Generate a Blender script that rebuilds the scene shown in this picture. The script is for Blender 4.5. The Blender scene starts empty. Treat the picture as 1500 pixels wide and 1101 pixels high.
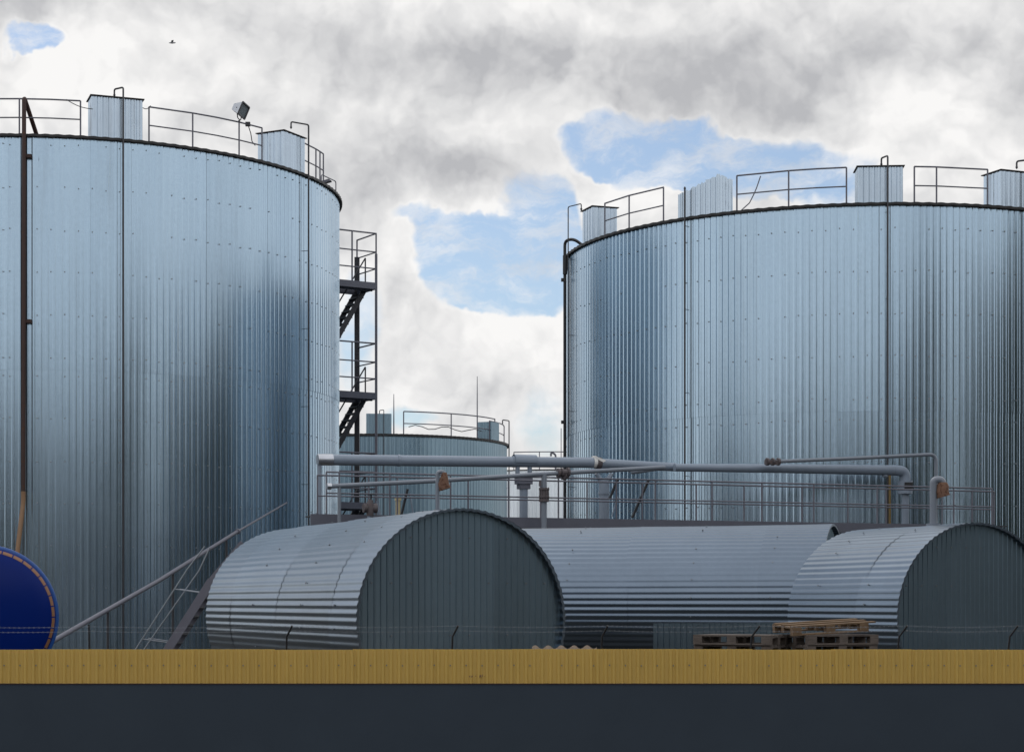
import bpy, math, random
from mathutils import Vector, Matrix
random.seed(7)
PI = math.pi
SC = bpy.context.scene
COL = SC.collection
F, HZ, HC = 2800.0, 880.0, 2.4          # survey camera: focal length and horizon in photo pixels, eye height in metres

def P(px, py, d):                        # a measured photo position at distance d
    return Vector(((px - 750) / F * d, d, HC - (py - HZ) / F * d))

# ------------------------------------------------------------------ mesh builder
class MB:
    def __init__(s):
        s.v = []; s.f = []; s.m = []; s.s = []; s.a = []
    def add(s, vs, fs, mi=0, smooth=False, att=0.5):
        b = len(s.v)
        s.v.extend([tuple(p) for p in vs])
        for f in fs:
            s.f.append(tuple(i + b for i in f)); s.m.append(mi); s.s.append(smooth); s.a.append(att)
    def grid(s, rows, cu=False, mi=0, smooth=False, att=0.5, flip=False):
        n = len(rows[0]); fs = []
        for j in range(len(rows) - 1):
            for i in range(n if cu else n - 1):
                k = (i + 1) % n
                q = (j * n + i, j * n + k, (j + 1) * n + k, (j + 1) * n + i)
                fs.append(q[::-1] if flip else q)
        s.add([p for r in rows for p in r], fs, mi, smooth, att)
    def box(s, c, ax, ay, az, mi=0, att=0.5):      # centre and half-axis vectors
        c = Vector(c); ax = Vector(ax); ay = Vector(ay); az = Vector(az)
        vs = [c + ax * i + ay * j + az * k for k in (-1, 1) for j in (-1, 1) for i in (-1, 1)]
        s.add(vs, [(0, 2, 3, 1), (4, 5, 7, 6), (0, 1, 5, 4), (2, 6, 7, 3), (0, 4, 6, 2), (1, 3, 7, 5)], mi, False, att)
    def abox(s, x0, x1, y0, y1, z0, z1, mi=0, att=0.5):
        s.box(((x0 + x1) / 2, (y0 + y1) / 2, (z0 + z1) / 2), ((x1 - x0) / 2, 0, 0), (0, (y1 - y0) / 2, 0), (0, 0, (z1 - z0) / 2), mi, att)
    def beam(s, p0, p1, w, h, mi=0, up=(0, 0, 1)):
        p0 = Vector(p0); p1 = Vector(p1); d = (p1 - p0); L = d.length; d.normalize()
        u = Vector(up)
        if abs(d.dot(u)) > .98: u = Vector((0, 1, 0))
        x = d.cross(u).normalized(); u = x.cross(d).normalized()
        s.box((p0 + p1) / 2, d * L / 2, x * w / 2, u * h / 2, mi)
    def tube(s, pts, r, n=10, mi=0, smooth=True, caps=True):
        pts = [Vector(p) for p in pts]
        rs = r if isinstance(r, (list, tuple)) else [r] * len(pts)
        rows = []; prev = None
        for i, p in enumerate(pts):
            if i == 0: t = pts[1] - p
            elif i == len(pts) - 1: t = p - pts[i - 1]
            else: t = (pts[i + 1] - p).normalized() + (p - pts[i - 1]).normalized()
            t.normalize()
            if prev is None:
                a = Vector((0, 0, 1)) if abs(t.z) < .9 else Vector((0, 1, 0))
                x = t.cross(a).normalized()
            else:
                x = (prev - t * prev.dot(t)).normalized()
            prev = x; y = t.cross(x)
            rows.append([p + (x * math.cos(2 * PI * k / n) + y * math.sin(2 * PI * k / n)) * rs[i] for k in range(n)])
        s.grid(rows, True, mi, smooth)
        if caps:
            s.add(rows[0], [tuple(range(n))[::-1]], mi); s.add(rows[-1], [tuple(range(n))], mi)
    def disc(s, c, nrm, r, t, n=14, mi=0):         # a short flange cylinder centred at c
        c = Vector(c); nrm = Vector(nrm).normalized()
        s.tube([c - nrm * t / 2, c + nrm * t / 2], r, n, mi, False)
    def build(s, name, mats, parent=None, origin=(0, 0, 0)):
        me = bpy.data.meshes.new(name)
        o = bpy.data.objects.new(name, me); COL.objects.link(o)
        root = None
        if parent is not None:
            root = parent
            while root.parent: root = root.parent
            org = Vector(root.location)
            o.parent = parent
        else:
            org = Vector(origin); o.location = org
        me.from_pydata([(p[0] - org.x, p[1] - org.y, p[2] - org.z) for p in s.v], [], s.f)
        if not isinstance(mats, (list, tuple)): mats = [mats]
        for m in mats: me.materials.append(m)
        me.polygons.foreach_set('material_index', s.m)
        me.polygons.foreach_set('use_smooth', s.s)
        at = me.attributes.new('sheet', 'FLOAT', 'FACE'); at.data.foreach_set('value', s.a)
        me.update()
        return o

def tag(o, label=None, cat=None, group=None, kind=None):
    if label: o['label'] = label
    if cat: o['category'] = cat
    if group: o['group'] = group
    if kind: o['kind'] = kind
    return o
def thing(name, label, cat, loc=(0, 0, 0), group=None):
    o = bpy.data.objects.new(name, None); COL.objects.link(o); o.location = loc; o.empty_display_size = .3
    return tag(o, label, cat, group)

def fillet(pts, rad, k=6):
    pts = [Vector(p) for p in pts]; out = [pts[0]]
    for i in range(1, len(pts) - 1):
        a, b, c = pts[i - 1], pts[i], pts[i + 1]
        r = min(rad, (a - b).length * .48, (c - b).length * .48)
        p = b + (a - b).normalized() * r; q = b + (c - b).normalized() * r
        for j in range(k + 1):
            t = j / k
            out.append(p * (1 - t) ** 2 + b * 2 * t * (1 - t) + q * t * t)
    out.append(pts[-1])
    return out

# ------------------------------------------------------------------ materials
def newmat(name):
    m = bpy.data.materials.new(name); m.use_nodes = True
    nt = m.node_tree; b = nt.nodes['Principled BSDF']
    return m, nt, b
def N(nt, t, **kw):
    n = nt.nodes.new(t)
    for k, v in kw.items():
        if k in n.inputs.keys(): n.inputs[k].default_value = v
        else: setattr(n, k, v)
    return n
def mixc(nt, fac, a, b, blend='MIX'):
    n = nt.nodes.new('ShaderNodeMix'); n.data_type = 'RGBA'; n.blend_type = blend
    for sock, val in ((n.inputs[0], fac), (n.inputs[6], a), (n.inputs[7], b)):
        if hasattr(val, 'is_linked') or isinstance(val, bpy.types.NodeSocket): nt.links.new(val, sock)
        elif isinstance(val, (int, float)): sock.default_value = val
        else: sock.default_value = (*val, 1)
    return n.outputs[2]
def math_(nt, op, a, b=None, c=None, clamp=False):
    n = nt.nodes.new('ShaderNodeMath'); n.operation = op; n.use_clamp = clamp
    for i, v in enumerate((a, b, c)):
        if v is None: continue
        if isinstance(v, bpy.types.NodeSocket): nt.links.new(v, n.inputs[i])
        else: n.inputs[i].default_value = v
    return n.outputs[0]
def maprange(nt, v, a, b, c=0., d=1., smooth=False):
    n = nt.nodes.new('ShaderNodeMapRange')
    if smooth: n.interpolation_type = 'SMOOTHSTEP'
    nt.links.new(v, n.inputs[0])
    for i, x in enumerate((a, b, c, d)): n.inputs[i + 1].default_value = x
    return n.outputs[0]
def noise(nt, scale, detail=4, rough=.5, vec=None, mapscale=None, dist=0.):
    n = nt.nodes.new('ShaderNodeTexNoise'); n.inputs['Scale'].default_value = scale
    n.inputs['Detail'].default_value = detail; n.inputs['Roughness'].default_value = rough; n.inputs['Distortion'].default_value = dist
    if vec is None:
        tc = nt.nodes.new('ShaderNodeTexCoord'); vec = tc.outputs['Object']
    if mapscale:
        mp = nt.nodes.new('ShaderNodeMapping'); mp.inputs['Scale'].default_value = mapscale
        nt.links.new(vec, mp.inputs[0]); vec = mp.outputs[0]
    nt.links.new(vec, n.inputs['Vector'])
    return n.outputs[0]

def galv(name, col, rough=.24, tint=.10, streak=(5, 5, .22), stain=.25, wob=.12, metal=1., rvar=.16):
    m, nt, b = newmat(name)
    at = N(nt, 'ShaderNodeAttribute', attribute_name='sheet')
    sh = at.outputs['Fac']
    st = noise(nt, 1.0, 5, .6, mapscale=streak)
    bl = noise(nt, .35, 4, .55)
    sp = noise(nt, 9., 3, .6)                                   # zinc spangle
    k = math_(nt, 'ADD', math_(nt, 'MULTIPLY', math_(nt, 'SUBTRACT', sh, .5), tint * 2), 1.)
    k = math_(nt, 'ADD', k, math_(nt, 'MULTIPLY', math_(nt, 'SUBTRACT', st, .5), stain))
    k = math_(nt, 'ADD', k, math_(nt, 'MULTIPLY', math_(nt, 'SUBTRACT', sp, .5), .12))
    c = mixc(nt, 1., col, k, 'MULTIPLY')
    dirt = maprange(nt, noise(nt, 1.2, 6, .65, mapscale=(streak[0] * .4, streak[1] * .4, streak[2] * .6)), .58, .78)
    c = mixc(nt, math_(nt, 'MULTIPLY', dirt, .10), c, (.16, .15, .14))
    nt.links.new(c, b.inputs['Base Color'])
    b.inputs['Metallic'].default_value = metal
    r = math_(nt, 'ADD', rough, math_(nt, 'MULTIPLY', math_(nt, 'SUBTRACT', bl, .5), rvar))
    r = math_(nt, 'ADD', r, math_(nt, 'MULTIPLY', math_(nt, 'SUBTRACT', sh, .5), .02))
    r = math_(nt, 'ADD', r, math_(nt, 'MULTIPLY', dirt, .06))
    nt.links.new(r, b.inputs['Roughness'])
    bp = N(nt, 'ShaderNodeBump', Strength=wob, Distance=.05)
    wb = noise(nt, 1.0, 2, .5, mapscale=(1.3, 1.3, .5))
    nt.links.new(wb, bp.inputs['Height']); nt.links.new(bp.outputs[0], b.inputs['Normal'])
    return m

def painted(name, col, rough=.5, var=.25, rust=0., rustcol=(.16, .06, .025), scale=3., spec=.5, metal=0., bump=.15):
    m, nt, b = newmat(name)
    n1 = noise(nt, scale, 6, .6)
    k = math_(nt, 'ADD', 1 - var / 2, math_(nt, 'MULTIPLY', n1, var))
    c = mixc(nt, 1., col, k, 'MULTIPLY')
    if rust > 0:
        rm = maprange(nt, noise(nt, scale * 2.3, 8, .7), .72 - rust * .4, .82 - rust * .4)
        c = mixc(nt, rm, c, rustcol)
        nt.links.new(math_(nt, 'ADD', rough, math_(nt, 'MULTIPLY', rm, .3)), b.inputs['Roughness'])
    else:
        nt.links.new(math_(nt, 'ADD', rough - .08, math_(nt, 'MULTIPLY', n1, .16)), b.inputs['Roughness'])
    nt.links.new(c, b.inputs['Base Color'])
    b.inputs['Metallic'].default_value = metal
    b.inputs['Specular IOR Level'].default_value = spec
    bp = N(nt, 'ShaderNodeBump', Strength=bump, Distance=.01)
    nt.links.new(noise(nt, scale * 9, 5, .6), bp.inputs['Height']); nt.links.new(bp.outputs[0], b.inputs['Normal'])
    return m

def wood(name, c0, c1):
    m, nt, b = newmat(name)
    n1 = noise(nt, 3., 6, .65, mapscale=(1.2, 14, 14)); n2 = noise(nt, 4., 3, .5)
    c = mixc(nt, maprange(nt, n1, .3, .7), c0, c1)
    c = mixc(nt, maprange(nt, n2, .5, .75, 0, .5), c, (c0[0] * .5, c0[1] * .5, c0[2] * .5))
    nt.links.new(c, b.inputs['Base Color']); b.inputs['Roughness'].default_value = .85
    bp = N(nt, 'ShaderNodeBump', Strength=.4, Distance=.01); nt.links.new(n1, bp.inputs['Height']); nt.links.new(bp.outputs[0], b.inputs['Normal'])
    return m

M = {}
M['tank'] = galv('galvanised_cladding', (.34, .44, .53), .235, tint=.05, stain=.14, wob=.08, rvar=.08)
M['tank_far'] = galv('galvanised_cladding_weathered', (.18, .25, .30), .30)
M['tank_pale'] = galv('galvanised_cladding_reflecting', (.72, .76, .80), .4)  # reflected sky brightness put into the pale base colour
M['barrel'] = galv('galvanised_barrel_sheet', (.15, .187, .235), .32, streak=(1.2, 1.2, 1.2), stain=.2, rvar=.12)
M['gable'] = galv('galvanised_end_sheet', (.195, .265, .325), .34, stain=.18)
M['dome'] = galv('galvanised_dome_sheet', (.24, .29, .355), .33, streak=(1.2, 1.2, 1.2), stain=.2)
M['hatchm'] = galv('galvanised_hatch', (.40, .47, .54), .27, stain=.5)
M['rim'] = painted('dark_bitumen_steel', (.010, .010, .011), .55, .5, .15)
M['screw'] = painted('screw_head', (.17, .19, .21), .5, .3)
M['rail'] = painted('grey_rail_paint', (.125, .125, .155), .5, .3, .12)
M['darksteel'] = painted('dark_steel', (.032, .032, .038), .5, .4, .2)
M['beam'] = painted('slate_beam_paint', (.10, .105, .135), .5, .3, .1)
M['pipe'] = painted('grey_pipe_paint', (.215, .26, .325), .34, .25, .05, scale=2.)
M['pipe2'] = painted('lilac_grey_pipe_paint', (.185, .21, .25), .4, .25, .08, scale=2.)
M['jacket'] = galv('bright_pipe_jacket', (.52, .54, .58), .36)
M['tape'] = painted('white_wrap', (.75, .74, .72), .6, .2)
M['flange'] = painted('brown_flange', (.09, .075, .08), .6, .4, .3)
M['rust'] = painted('rusty_iron', (.16, .085, .055), .85, .7, .5, (.07, .028, .016), scale=9.)
M['rustdark'] = painted('dark_rust', (.045, .022, .018), .7, .6, .35, (.10, .045, .02), scale=4.)
M['tan'] = painted('tan_primer', (.24, .14, .075), .6, .4, .2)
M['black'] = painted('black_pipe', (.012, .012, .015), .45, .3)
M['wire'] = painted('zinc_wire', (.25, .27, .30), .45, .2, metal=.6)
M['blue'] = painted('deep_blue_enamel', (.0015, .016, .15), .3, .25, scale=1.2, bump=.02, spec=.12)
M['bluerim'] = painted('blue_rim_enamel', (.012, .075, .30), .35, .25, scale=1.5)
M['orange'] = painted('orange_tape', (.25, .12, .06), .5, .4, .1, scale=8)
M['cream'] = painted('cream_pipe', (.50, .42, .24), .6, .3, .1)
M['ochre'] = painted('ochre_sleeve', (.20, .14, .05), .6, .3, .2)
M['conc'] = painted('concrete', (.30, .29, .27), .9, .35, scale=2.5)
M['glass'] = painted('lamp_glass', (.17, .20, .22), .1, .3)
M['lampshell'] = painted('lamp_housing', (.52, .55, .60), .4, .25)
M['wood'] = wood('weathered_pallet_wood', (.075, .06, .052), (.17, .14, .12))
M['woodnew'] = wood('tan_pallet_wood', (.10, .062, .034), (.23, .15, .085))
M['sheet'] = painted('pale_fibre_sheet', (.62, .52, .44), .85, .3)
M['bird'] = painted('bird_grey', (.30, .30, .32), .8, .3)

def fence_mat():
    m, nt, b = newmat('ochre_coated_sheet')
    at = N(nt, 'ShaderNodeAttribute', attribute_name='sheet')
    n1 = noise(nt, 2.2, 6, .6, mapscale=(1.5, 1.5, .5))
    k = math_(nt, 'ADD', .86, math_(nt, 'MULTIPLY', n1, .2))
    k = math_(nt, 'ADD', k, math_(nt, 'MULTIPLY', math_(nt, 'SUBTRACT', at.outputs['Fac'], .5), .03))
    c = mixc(nt, 1., (.60, .40, .105), k, 'MULTIPLY')
    sp = maprange(nt, noise(nt, 22., 6, .7), .70, .78)
    c = mixc(nt, math_(nt, 'MULTIPLY', sp, .5), c, (.16, .11, .05))
    nt.links.new(c, b.inputs['Base Color']); b.inputs['Roughness'].default_value = .42
    return m
M['fence'] = fence_mat()
def wall_mat():
    m, nt, b = newmat('slate_painted_render')
    n1 = noise(nt, 1.1, 6, .6); n2 = noise(nt, 30., 5, .6)
    k = math_(nt, 'ADD', .88, math_(nt, 'MULTIPLY', n1, .24))
    c = mixc(nt, 1., (.046, .060, .080), k, 'MULTIPLY')
    nt.links.new(c, b.inputs['Base Color']); b.inputs['Roughness'].default_value = .9; b.inputs['Specular IOR Level'].default_value = .15
    bp = N(nt, 'ShaderNodeBump', Strength=.2, Distance=.004); nt.links.new(n2, bp.inputs['Height']); nt.links.new(bp.outputs[0], b.inputs['Normal'])
    return m
M['wall'] = wall_mat()
def ground_mat(name, c0, c1, sc):
    m, nt, b = newmat(name)
    c = mixc(nt, maprange(nt, noise(nt, sc, 8, .65), .35, .65), c0, c1)
    c = mixc(nt, maprange(nt, noise(nt, sc * .04, 4, .5), .45, .65, 0, .6), c, (c0[0] * .7, c0[1] * .75, c0[2] * .6))
    nt.links.new(c, b.inputs['Base Color']); b.inputs['Roughness'].default_value = .95
    bp = N(nt, 'ShaderNodeBump', Strength=.5, Distance=.02); nt.links.new(noise(nt, sc * 3, 5, .6), bp.inputs['Height']); nt.links.new(bp.outputs[0], b.inputs['Normal'])
    return m
M['ground'] = ground_mat('field_ground', (.05, .055, .03), (.09, .09, .05), .6)
M['yard'] = ground_mat('yard_gravel', (.045, .045, .043), (.085, .083, .078), 6.)
M['road'] = ground_mat('asphalt', (.04, .04, .043), (.065, .065, .066), 9.)
def leaf_mat():
    m, nt, b = newmat('tree_leaves')
    at = N(nt, 'ShaderNodeAttribute', attribute_name='sheet')
    c = mixc(nt, at.outputs['Fac'], (.014, .028, .018), (.04, .062, .040))
    nt.links.new(c, b.inputs['Base Color']); b.inputs['Roughness'].default_value = .8
    return m
M['leaf'] = leaf_mat()

# ------------------------------------------------------------------ setting: ground sheets
def sheet(name, x0, x1, y0, y1, z, mat):
    b = MB(); b.add([(x0, y0, z), (x1, y0, z), (x1, y1, z), (x0, y1, z)], [(0, 1, 2, 3)])
    return tag(b.build(name, mat), kind='structure')
sheet('ground', -3000, 3000, -3000, 3000, 0, M['ground'])
sheet('yard', -70, 70, 24.3, 190, .004, M['yard'])
sheet('road', -400, 400, 6, 21, .004, M['road'])

def reflected_trees():
    b = MB(); rnd = random.Random(3)
    def ring(n, r0, hmin, hmax, a0, a1, size):
        ph = [rnd.uniform(0, 6.28) for _ in range(4)]
        for _ in range(n):
            a = rnd.uniform(a0, a1)
            wv = (.5 + .25 * math.sin(a * 23 + ph[0]) + .15 * math.sin(a * 57 + ph[1]) + .1 * math.sin(a * 131 + ph[2]))
            top = hmin(a) * (.94 + .12 * wv) if callable(hmin) else hmin + (hmax - hmin) * wv
            r = r0 + rnd.uniform(0, 9) + 4 * math.sin(a * 31 + ph[3])
            z = top * (rnd.random() ** .8)
            s = size * rnd.uniform(.5, 1.2)
            c = Vector((r * math.sin(a), r * math.cos(a), z))
            x = Vector((rnd.gauss(0, 1), rnd.gauss(0, 1), rnd.gauss(0, 1))).normalized()
            y = x.orthogonal().normalized()
            vs = [c + x * s * math.cos(t) * rnd.uniform(.6, 1) + y * s * math.sin(t) * rnd.uniform(.6, 1) for t in (0, 1.05, 2.1, 3.14, 4.2, 5.2)]
            b.add(vs, [tuple(range(6))], att=rnd.random())
    def near_top(a):                    # unseen added crowns, heights shaped for the dark tank reflections: taller right, lower left
        u = min(1, max(0, (a / PI - .58) / .24)); u = u * u * (3 - 2 * u)
        v = min(1, max(0, (a / PI - 1.2) / .3))
        return 21.5 * (1 - u) + (16 - 3 * v) * u
    ring(13000, 36, near_top, None, PI * .52, PI * 1.44, .8)
    ring(6500, 56, lambda a: 17 + 4.5 * min(1, max(0, (a / PI - .30) / .18)), None, PI * .19, PI * .56, .95)
    ring(3000, 50, lambda a: 13, None, PI * 1.40, PI * 1.66, .8)
    ring(4200, 190, 6, 11, -PI * .5, PI * .5, 1.8)
    return b.build('reflected_trees', M['leaf'])
tag(reflected_trees(), 'added unseen belt of dark green trees around the site, darkening the tank reflections', 'trees', kind='stuff')

# ------------------------------------------------------------------ big storage tanks
class Tank:
    def __init__(s, root, cx, cy, R, H):
        s.root = root; s.cx = cx; s.cy = cy; s.R = R; s.H = H
    def pt(s, phi, r, z): return Vector((s.cx + r * math.sin(phi), s.cy - r * math.cos(phi), z))
    def ang(s, px, r=None):                # bearing on the rim of a photo column
        r = r or s.R; u = (px - 750) / F
        a = u * u + 1; b = -2 * (u * s.cx + s.cy); c = s.cx ** 2 + s.cy ** 2 - r * r
        disc = max(b * b - 4 * a * c, 0); d = (-b - math.sqrt(disc)) / (2 * a)
        return math.atan2(u * d - s.cx, s.cy - d)
RIB = ((0, 0), (.44, 0), (.60, 1), (.84, 1))

def tank_shell(t, seams, pitch, depth, mat, rows, rnd, screws=True, sheetribs=6):
    n = int(2 * PI * t.R / pitch); b = MB()
    zs = [0.0] + seams + [t.H]
    for j in range(len(zs) - 1):
        off = .012 * j
        z0 = zs[j] - (.12 if j else 0); z1 = zs[j + 1]
        for sh in range(0, n, sheetribs):
            att = rnd.random(); wob = rnd.uniform(-.004, .004); tilt = rnd.uniform(-.003, .003)
            pr = []
            for i in range(sh, min(sh + sheetribs, n)):
                for fr, h in RIB: pr.append(((i + fr) / n * 2 * PI, h * depth))
            e = min(sh + sheetribs, n); pr.append((e / n * 2 * PI, 0))
            m = len(pr) - 1
            pts0 = [t.pt(a, t.R + off + wob + tilt * (k / m - .5) + h, z0) for k, (a, h) in enumerate(pr)]
            pts1 = [t.pt(a, t.R + off + wob + tilt * (k / m - .5) + h, z1) for k, (a, h) in enumerate(pr)]
            b.grid([pts0, pts1], att=att)
        if screws:
            zr = z0 + .35
            while zr < z1:
                for i in range(n):
                    a = (i + .25) / n * 2 * PI
                    if math.cos(a) < -.1 or i % 2 or rnd.random() < .18: continue
                    c = t.pt(a, t.R + off + .004, zr + rnd.uniform(-.03, .03)); nr = (t.pt(a, t.R + 1, 0) - t.pt(a, t.R, 0))
                    b.tube([c, c + nr * .014], .0185, 6, 1, False)
                zr += rows
    return b.build('shell', [mat, M['screw']], t.root)

def tank_roof(t, lip=.12, th=.075):
    b = MB(); n = 720
    def rr(k): return t.R + lip + .006 * math.sin(k * PI / 2.2)
    a = [t.pt(2 * PI * k / n, t.R - .25, t.H - .01) for k in range(n)]
    o0 = [t.pt(2 * PI * k / n, rr(k), t.H - th * .45 + .006 * math.sin(k * PI / 2.2)) for k in range(n)]
    o1 = [t.pt(2 * PI * k / n, rr(k), t.H + th * .55 + .007 * math.sin(k * PI / 2.2)) for k in range(n)]
    m_ = [t.pt(2 * PI * k / n, t.R * .5, t.H + th * .5 + t.R * .04) for k in range(n)]
    b.grid([a, o0, o1, m_, [t.pt(0, 0, t.H + th * .5 + t.R * .07)] * n], True)
    return b.build('roof', M['rim'], t.root)

def railing(parent, name, bases, h, r, mids=(.5,), mat=None, posts=None, rnd=None):
    b = MB()
    for i, p in enumerate(bases):
        if posts is None or posts[i]: b.tube([p, p + Vector((0, 0, h))], r, 7)
    for f in (1.0,) + tuple(mids):
        b.tube([p + Vector((0, 0, h * f)) for p in bases], r * (1.0 if f == 1 else .85), 7)
    return b.build(name, mat or M['rail'], parent)

def arc_rail(t, pxs, h=1.02, name='guard_rail', rin=.12, z=None, r=.024):
    z = t.H + .06 if z is None else z
    angs = [t.ang(p) for p in pxs]
    bases = []; posts = []
    for i, a in enumerate(angs):
        bases.append(t.pt(a, t.R - rin, z)); posts.append(True)
        if i + 1 < len(angs):
            k = max(1, int(abs(angs[i + 1] - a) * t.R / .8))
            for j in range(1, k): bases.append(t.pt(a + (angs[i + 1] - a) * j / k, t.R - rin, z)); posts.append(False)
    return railing(t.root, name, bases, h, r, (.48,), posts=posts)

RIB2 = ((0, 0), (.70, 0), (.77, 1), (.92, 1))
def corr_strip(b, p0, dx, nrm, width, bot, top, pitch, depth, mi=0, att=.5, prof=RIB):
    """ribbed vertical sheet: bot(s) and top(s) give heights along it"""
    n = max(1, round(width / pitch)); pr = []
    for i in range(n):
        for fr, h in prof: pr.append(((i + fr) / n * width, h * depth))
    pr.append((width, 0))
    lo = []; hi = []
    for s_, h in pr:
        q = p0 + dx * s_ + nrm * h
        lo.append(Vector((q.x, q.y, bot(s_)))); hi.append(Vector((q.x, q.y, max(top(s_), bot(s_) + .002))))
    b.grid([lo, hi], att=att, mi=mi)

def hatch(t, pxc, w, h, dep=.75, pitch=.16, lid=True, slope=0., mat=None, rot=0., inset=.02, torn=False):
    """sheet-clad roof hatch box standing on the rim, its front along the rim"""
    a = t.ang(pxc); c = t.pt(a, t.R - inset, t.H)
    nrm = Vector((math.sin(a + rot), -math.cos(a + rot), 0)); dx = Vector((nrm.y * -1, nrm.x, 0))
    b = MB(); z0 = t.H + .02; rnd = random.Random(int(pxc))
    f0 = c - dx * w / 2
    topf = lambda s_: z0 + h + (slope * (s_ / w) if not torn else slope * (s_ / w) + rnd.uniform(-.05, .03))
    corr_strip(b, f0, dx, nrm, w, lambda s_: z0, topf, pitch, .02, att=.4)
    corr_strip(b, f0 + dx * w, -nrm, dx, dep, lambda s_: z0, (lambda s_: topf(w)) if torn else (lambda s_: z0 + h + slope), pitch, .02, att=.6)
    corr_strip(b, f0 - nrm * dep, nrm, -dx, dep, lambda s_: z0, lambda s_: topf(0), pitch, .02, att=.7)
    corr_strip(b, f0 + dx * w - nrm * dep, -dx, -nrm, w, lambda s_: z0, lambda s_: topf(w - s_), pitch, .02, att=.5)
    o = b.build('hatch', mat or M['hatchm'], t.root)
    if lid:
        l = MB(); zc = z0 + h + .012
        l.box(c - nrm * dep / 2 + Vector((0, 0, zc - c.z + .02)), dx * (w / 2 + .055), nrm * (dep / 2 + .055), Vector((0, 0, .012)))
        l.build('lid', M['rim'], o)
    return a, nrm, dx, c, o

def conduit(t, px, top_y, hook, r=.026, mat=None, zlow=0.):
    """thin rod up the shell, hooked over the hatch"""
    a = t.ang(px); out = t.R + .17
    d = t.pt(a, out, 0).y
    zt = HC + (HZ - top_y) / F * d
    tx = Vector((math.cos(a), math.sin(a), 0))
    p = t.pt(a, out, zlow); q = t.pt(a, out, zt)
    e = q + tx * (hook or 0)
    inw = t.pt(a, out - .5, zt) - q
    e = e + inw * .6
    b = MB()
    if hook is None: e = q; b.tube([p, q], r, 6)
    else: b.tube(fillet([p, q, e, e - Vector((0, 0, .16))], .06, 4), r, 6)
    k = e - Vector((0, 0, .17 if hook is not None else 0))
    b.tube([k + Vector((0, 0, .05)), k, k - Vector((0, 0, .05))], [.012, .04, .012], 8)
    z = 1.2
    while z < t.H:                                   # stand-off clips
        b.beam(t.pt(a, t.R, z), t.pt(a, out, z), .015, .015); z += 2.4
    return b.build('conduit', mat or M['darksteel'], t.root)

rnd = random.Random(11)
# left tank
tl = thing('storage_tank', 'taller ribbed galvanised storage tank with rusty brown downpipe and a floodlight on its roof rail', 'storage tank', (-14.22, 62.47, 0), 'big cylindrical storage tanks')
TL = Tank(tl, -14.22, 62.47, 8.52, 15.52)
tank_shell(TL, [9.05], .19, .012, M['tank'], 1.2, rnd); tank_roof(TL)
arc_rail(TL, [-60, 27, 118]); arc_rail(TL, [220, 285, 354, 388]); arc_rail(TL, [446, 468, 474, 470 + 9])
hatch(TL, 172, 1.42, 1.18); hatch(TL, 432, 1.15, 1.12, .95, pitch=.22)
conduit(TL, 179, 128, -.2); conduit(TL, 445, 183, -.55)
# small hoop and plate near the tank's right shoulder
b = MB(); a = TL.ang(484); p = TL.pt(a, TL.R - .3, TL.H + .1); a2 = TL.ang(492); q = TL.pt(a2, TL.R, TL.H + .06)
b.tube(fillet([p, p + Vector((0, 0, .42)), q + Vector((0, 0, .42)), q], .08, 4), .018, 6)
b.box(p + Vector((.12, 0, .18)), (.17, 0, .05), (0, .12, 0), (-.04, 0, .03))
b.build('roof_hoop', M['rail'], tl)
# slack cable between hatch and rails
for x0, y0, x1, y1 in ((97, 146, 136, 160), (209, 158, 221, 155)):
    b = MB(); p = P(x0, y0, 53.9); q = P(x1, y1, 53.9)
    b.tube([p.lerp(q, i / 8) - Vector((0, 0, .06 * math.sin(PI * i / 8))) for i in range(9)], .012, 5)
    b.build('cable', M['darksteel'], tl)
# rusty downpipe with its inverted V at the top
a = TL.ang(36); ro = TL.R + .17
def zat(y, d): return HC + (HZ - y) / F * d
pd = TL.pt(a, ro, 0).y
lo = P(25, 812, pd - .35); b = MB()
top = TL.pt(a, ro, zat(142, pd)); kn = TL.pt(a, ro, zat(722, pd))
b.tube(fillet([kn, top + Vector((.02, 0, 0)), TL.pt(TL.ang(48), TL.R - .8, TL.H + .15)], .12, 5), .062, 10)
for y in (228, 470): b.box(TL.pt(a, TL.R + .08, zat(y, pd)) + Vector((.09, 0, 0)), (.12, 0, 0), (0, .08, 0), (0, 0, .05))
dp = b.build('downpipe', M['rustdark'], tl)
b = MB(); b.tube(fillet([kn + Vector((0, 0, .05)), kn - Vector((0, 0, .25)), lo, Vector((lo.x - .02, lo.y, .0))], .3, 5), .066, 10)
b.build('lower_pipe', M['tan'], dp)

# right tank
tr = thing('storage_tank', 'wider ribbed galvanised storage tank with thin black downpipe, behind the raised walkway', 'storage tank', (10.79, 62.14, 0), 'big cylindrical storage tanks')
TR = Tank(tr, 10.79, 62.14, 9.0, 13.42)
tank_shell(TR, [7.8], .19, .012, M['tank'], 1.18, rnd); tank_roof(TR)
arc_rail(TR, [881, 917, 968]); arc_rail(TR, [1077, 1154, 1240]); arc_rail(TR, [1341, 1374, 1450])
hatch(TR, 860, .85, 1.05, .8, pitch=.2)
hatch(TR, 1022, 1.35, .72, .8, lid=False, slope=.42, torn=True)
hatch(TR, 1290, 1.22, 1.02); hatch(TR, 1495, 1.3, 1.02, .8)
conduit(TR, 1008, 276, None); conduit(TR, 1299, 228, -.13); conduit(TR, 840, 303, .55, r=.018); conduit(TR, 1502, 234, -.2)
b = MB(); p = P(1086, 308, TR.pt(TR.ang(1086), TR.R - .1, 0).y); q = P(1108, 276, p.y)
b.tube([p, p.lerp(q, .4) + Vector((.06, 0, -.04)), p.lerp(q, .75) + Vector((.03, 0, -.02)), q, q + Vector((.12, 0, .35))], .018, 6)
b.build('cable', M['rail'], tr)
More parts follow.
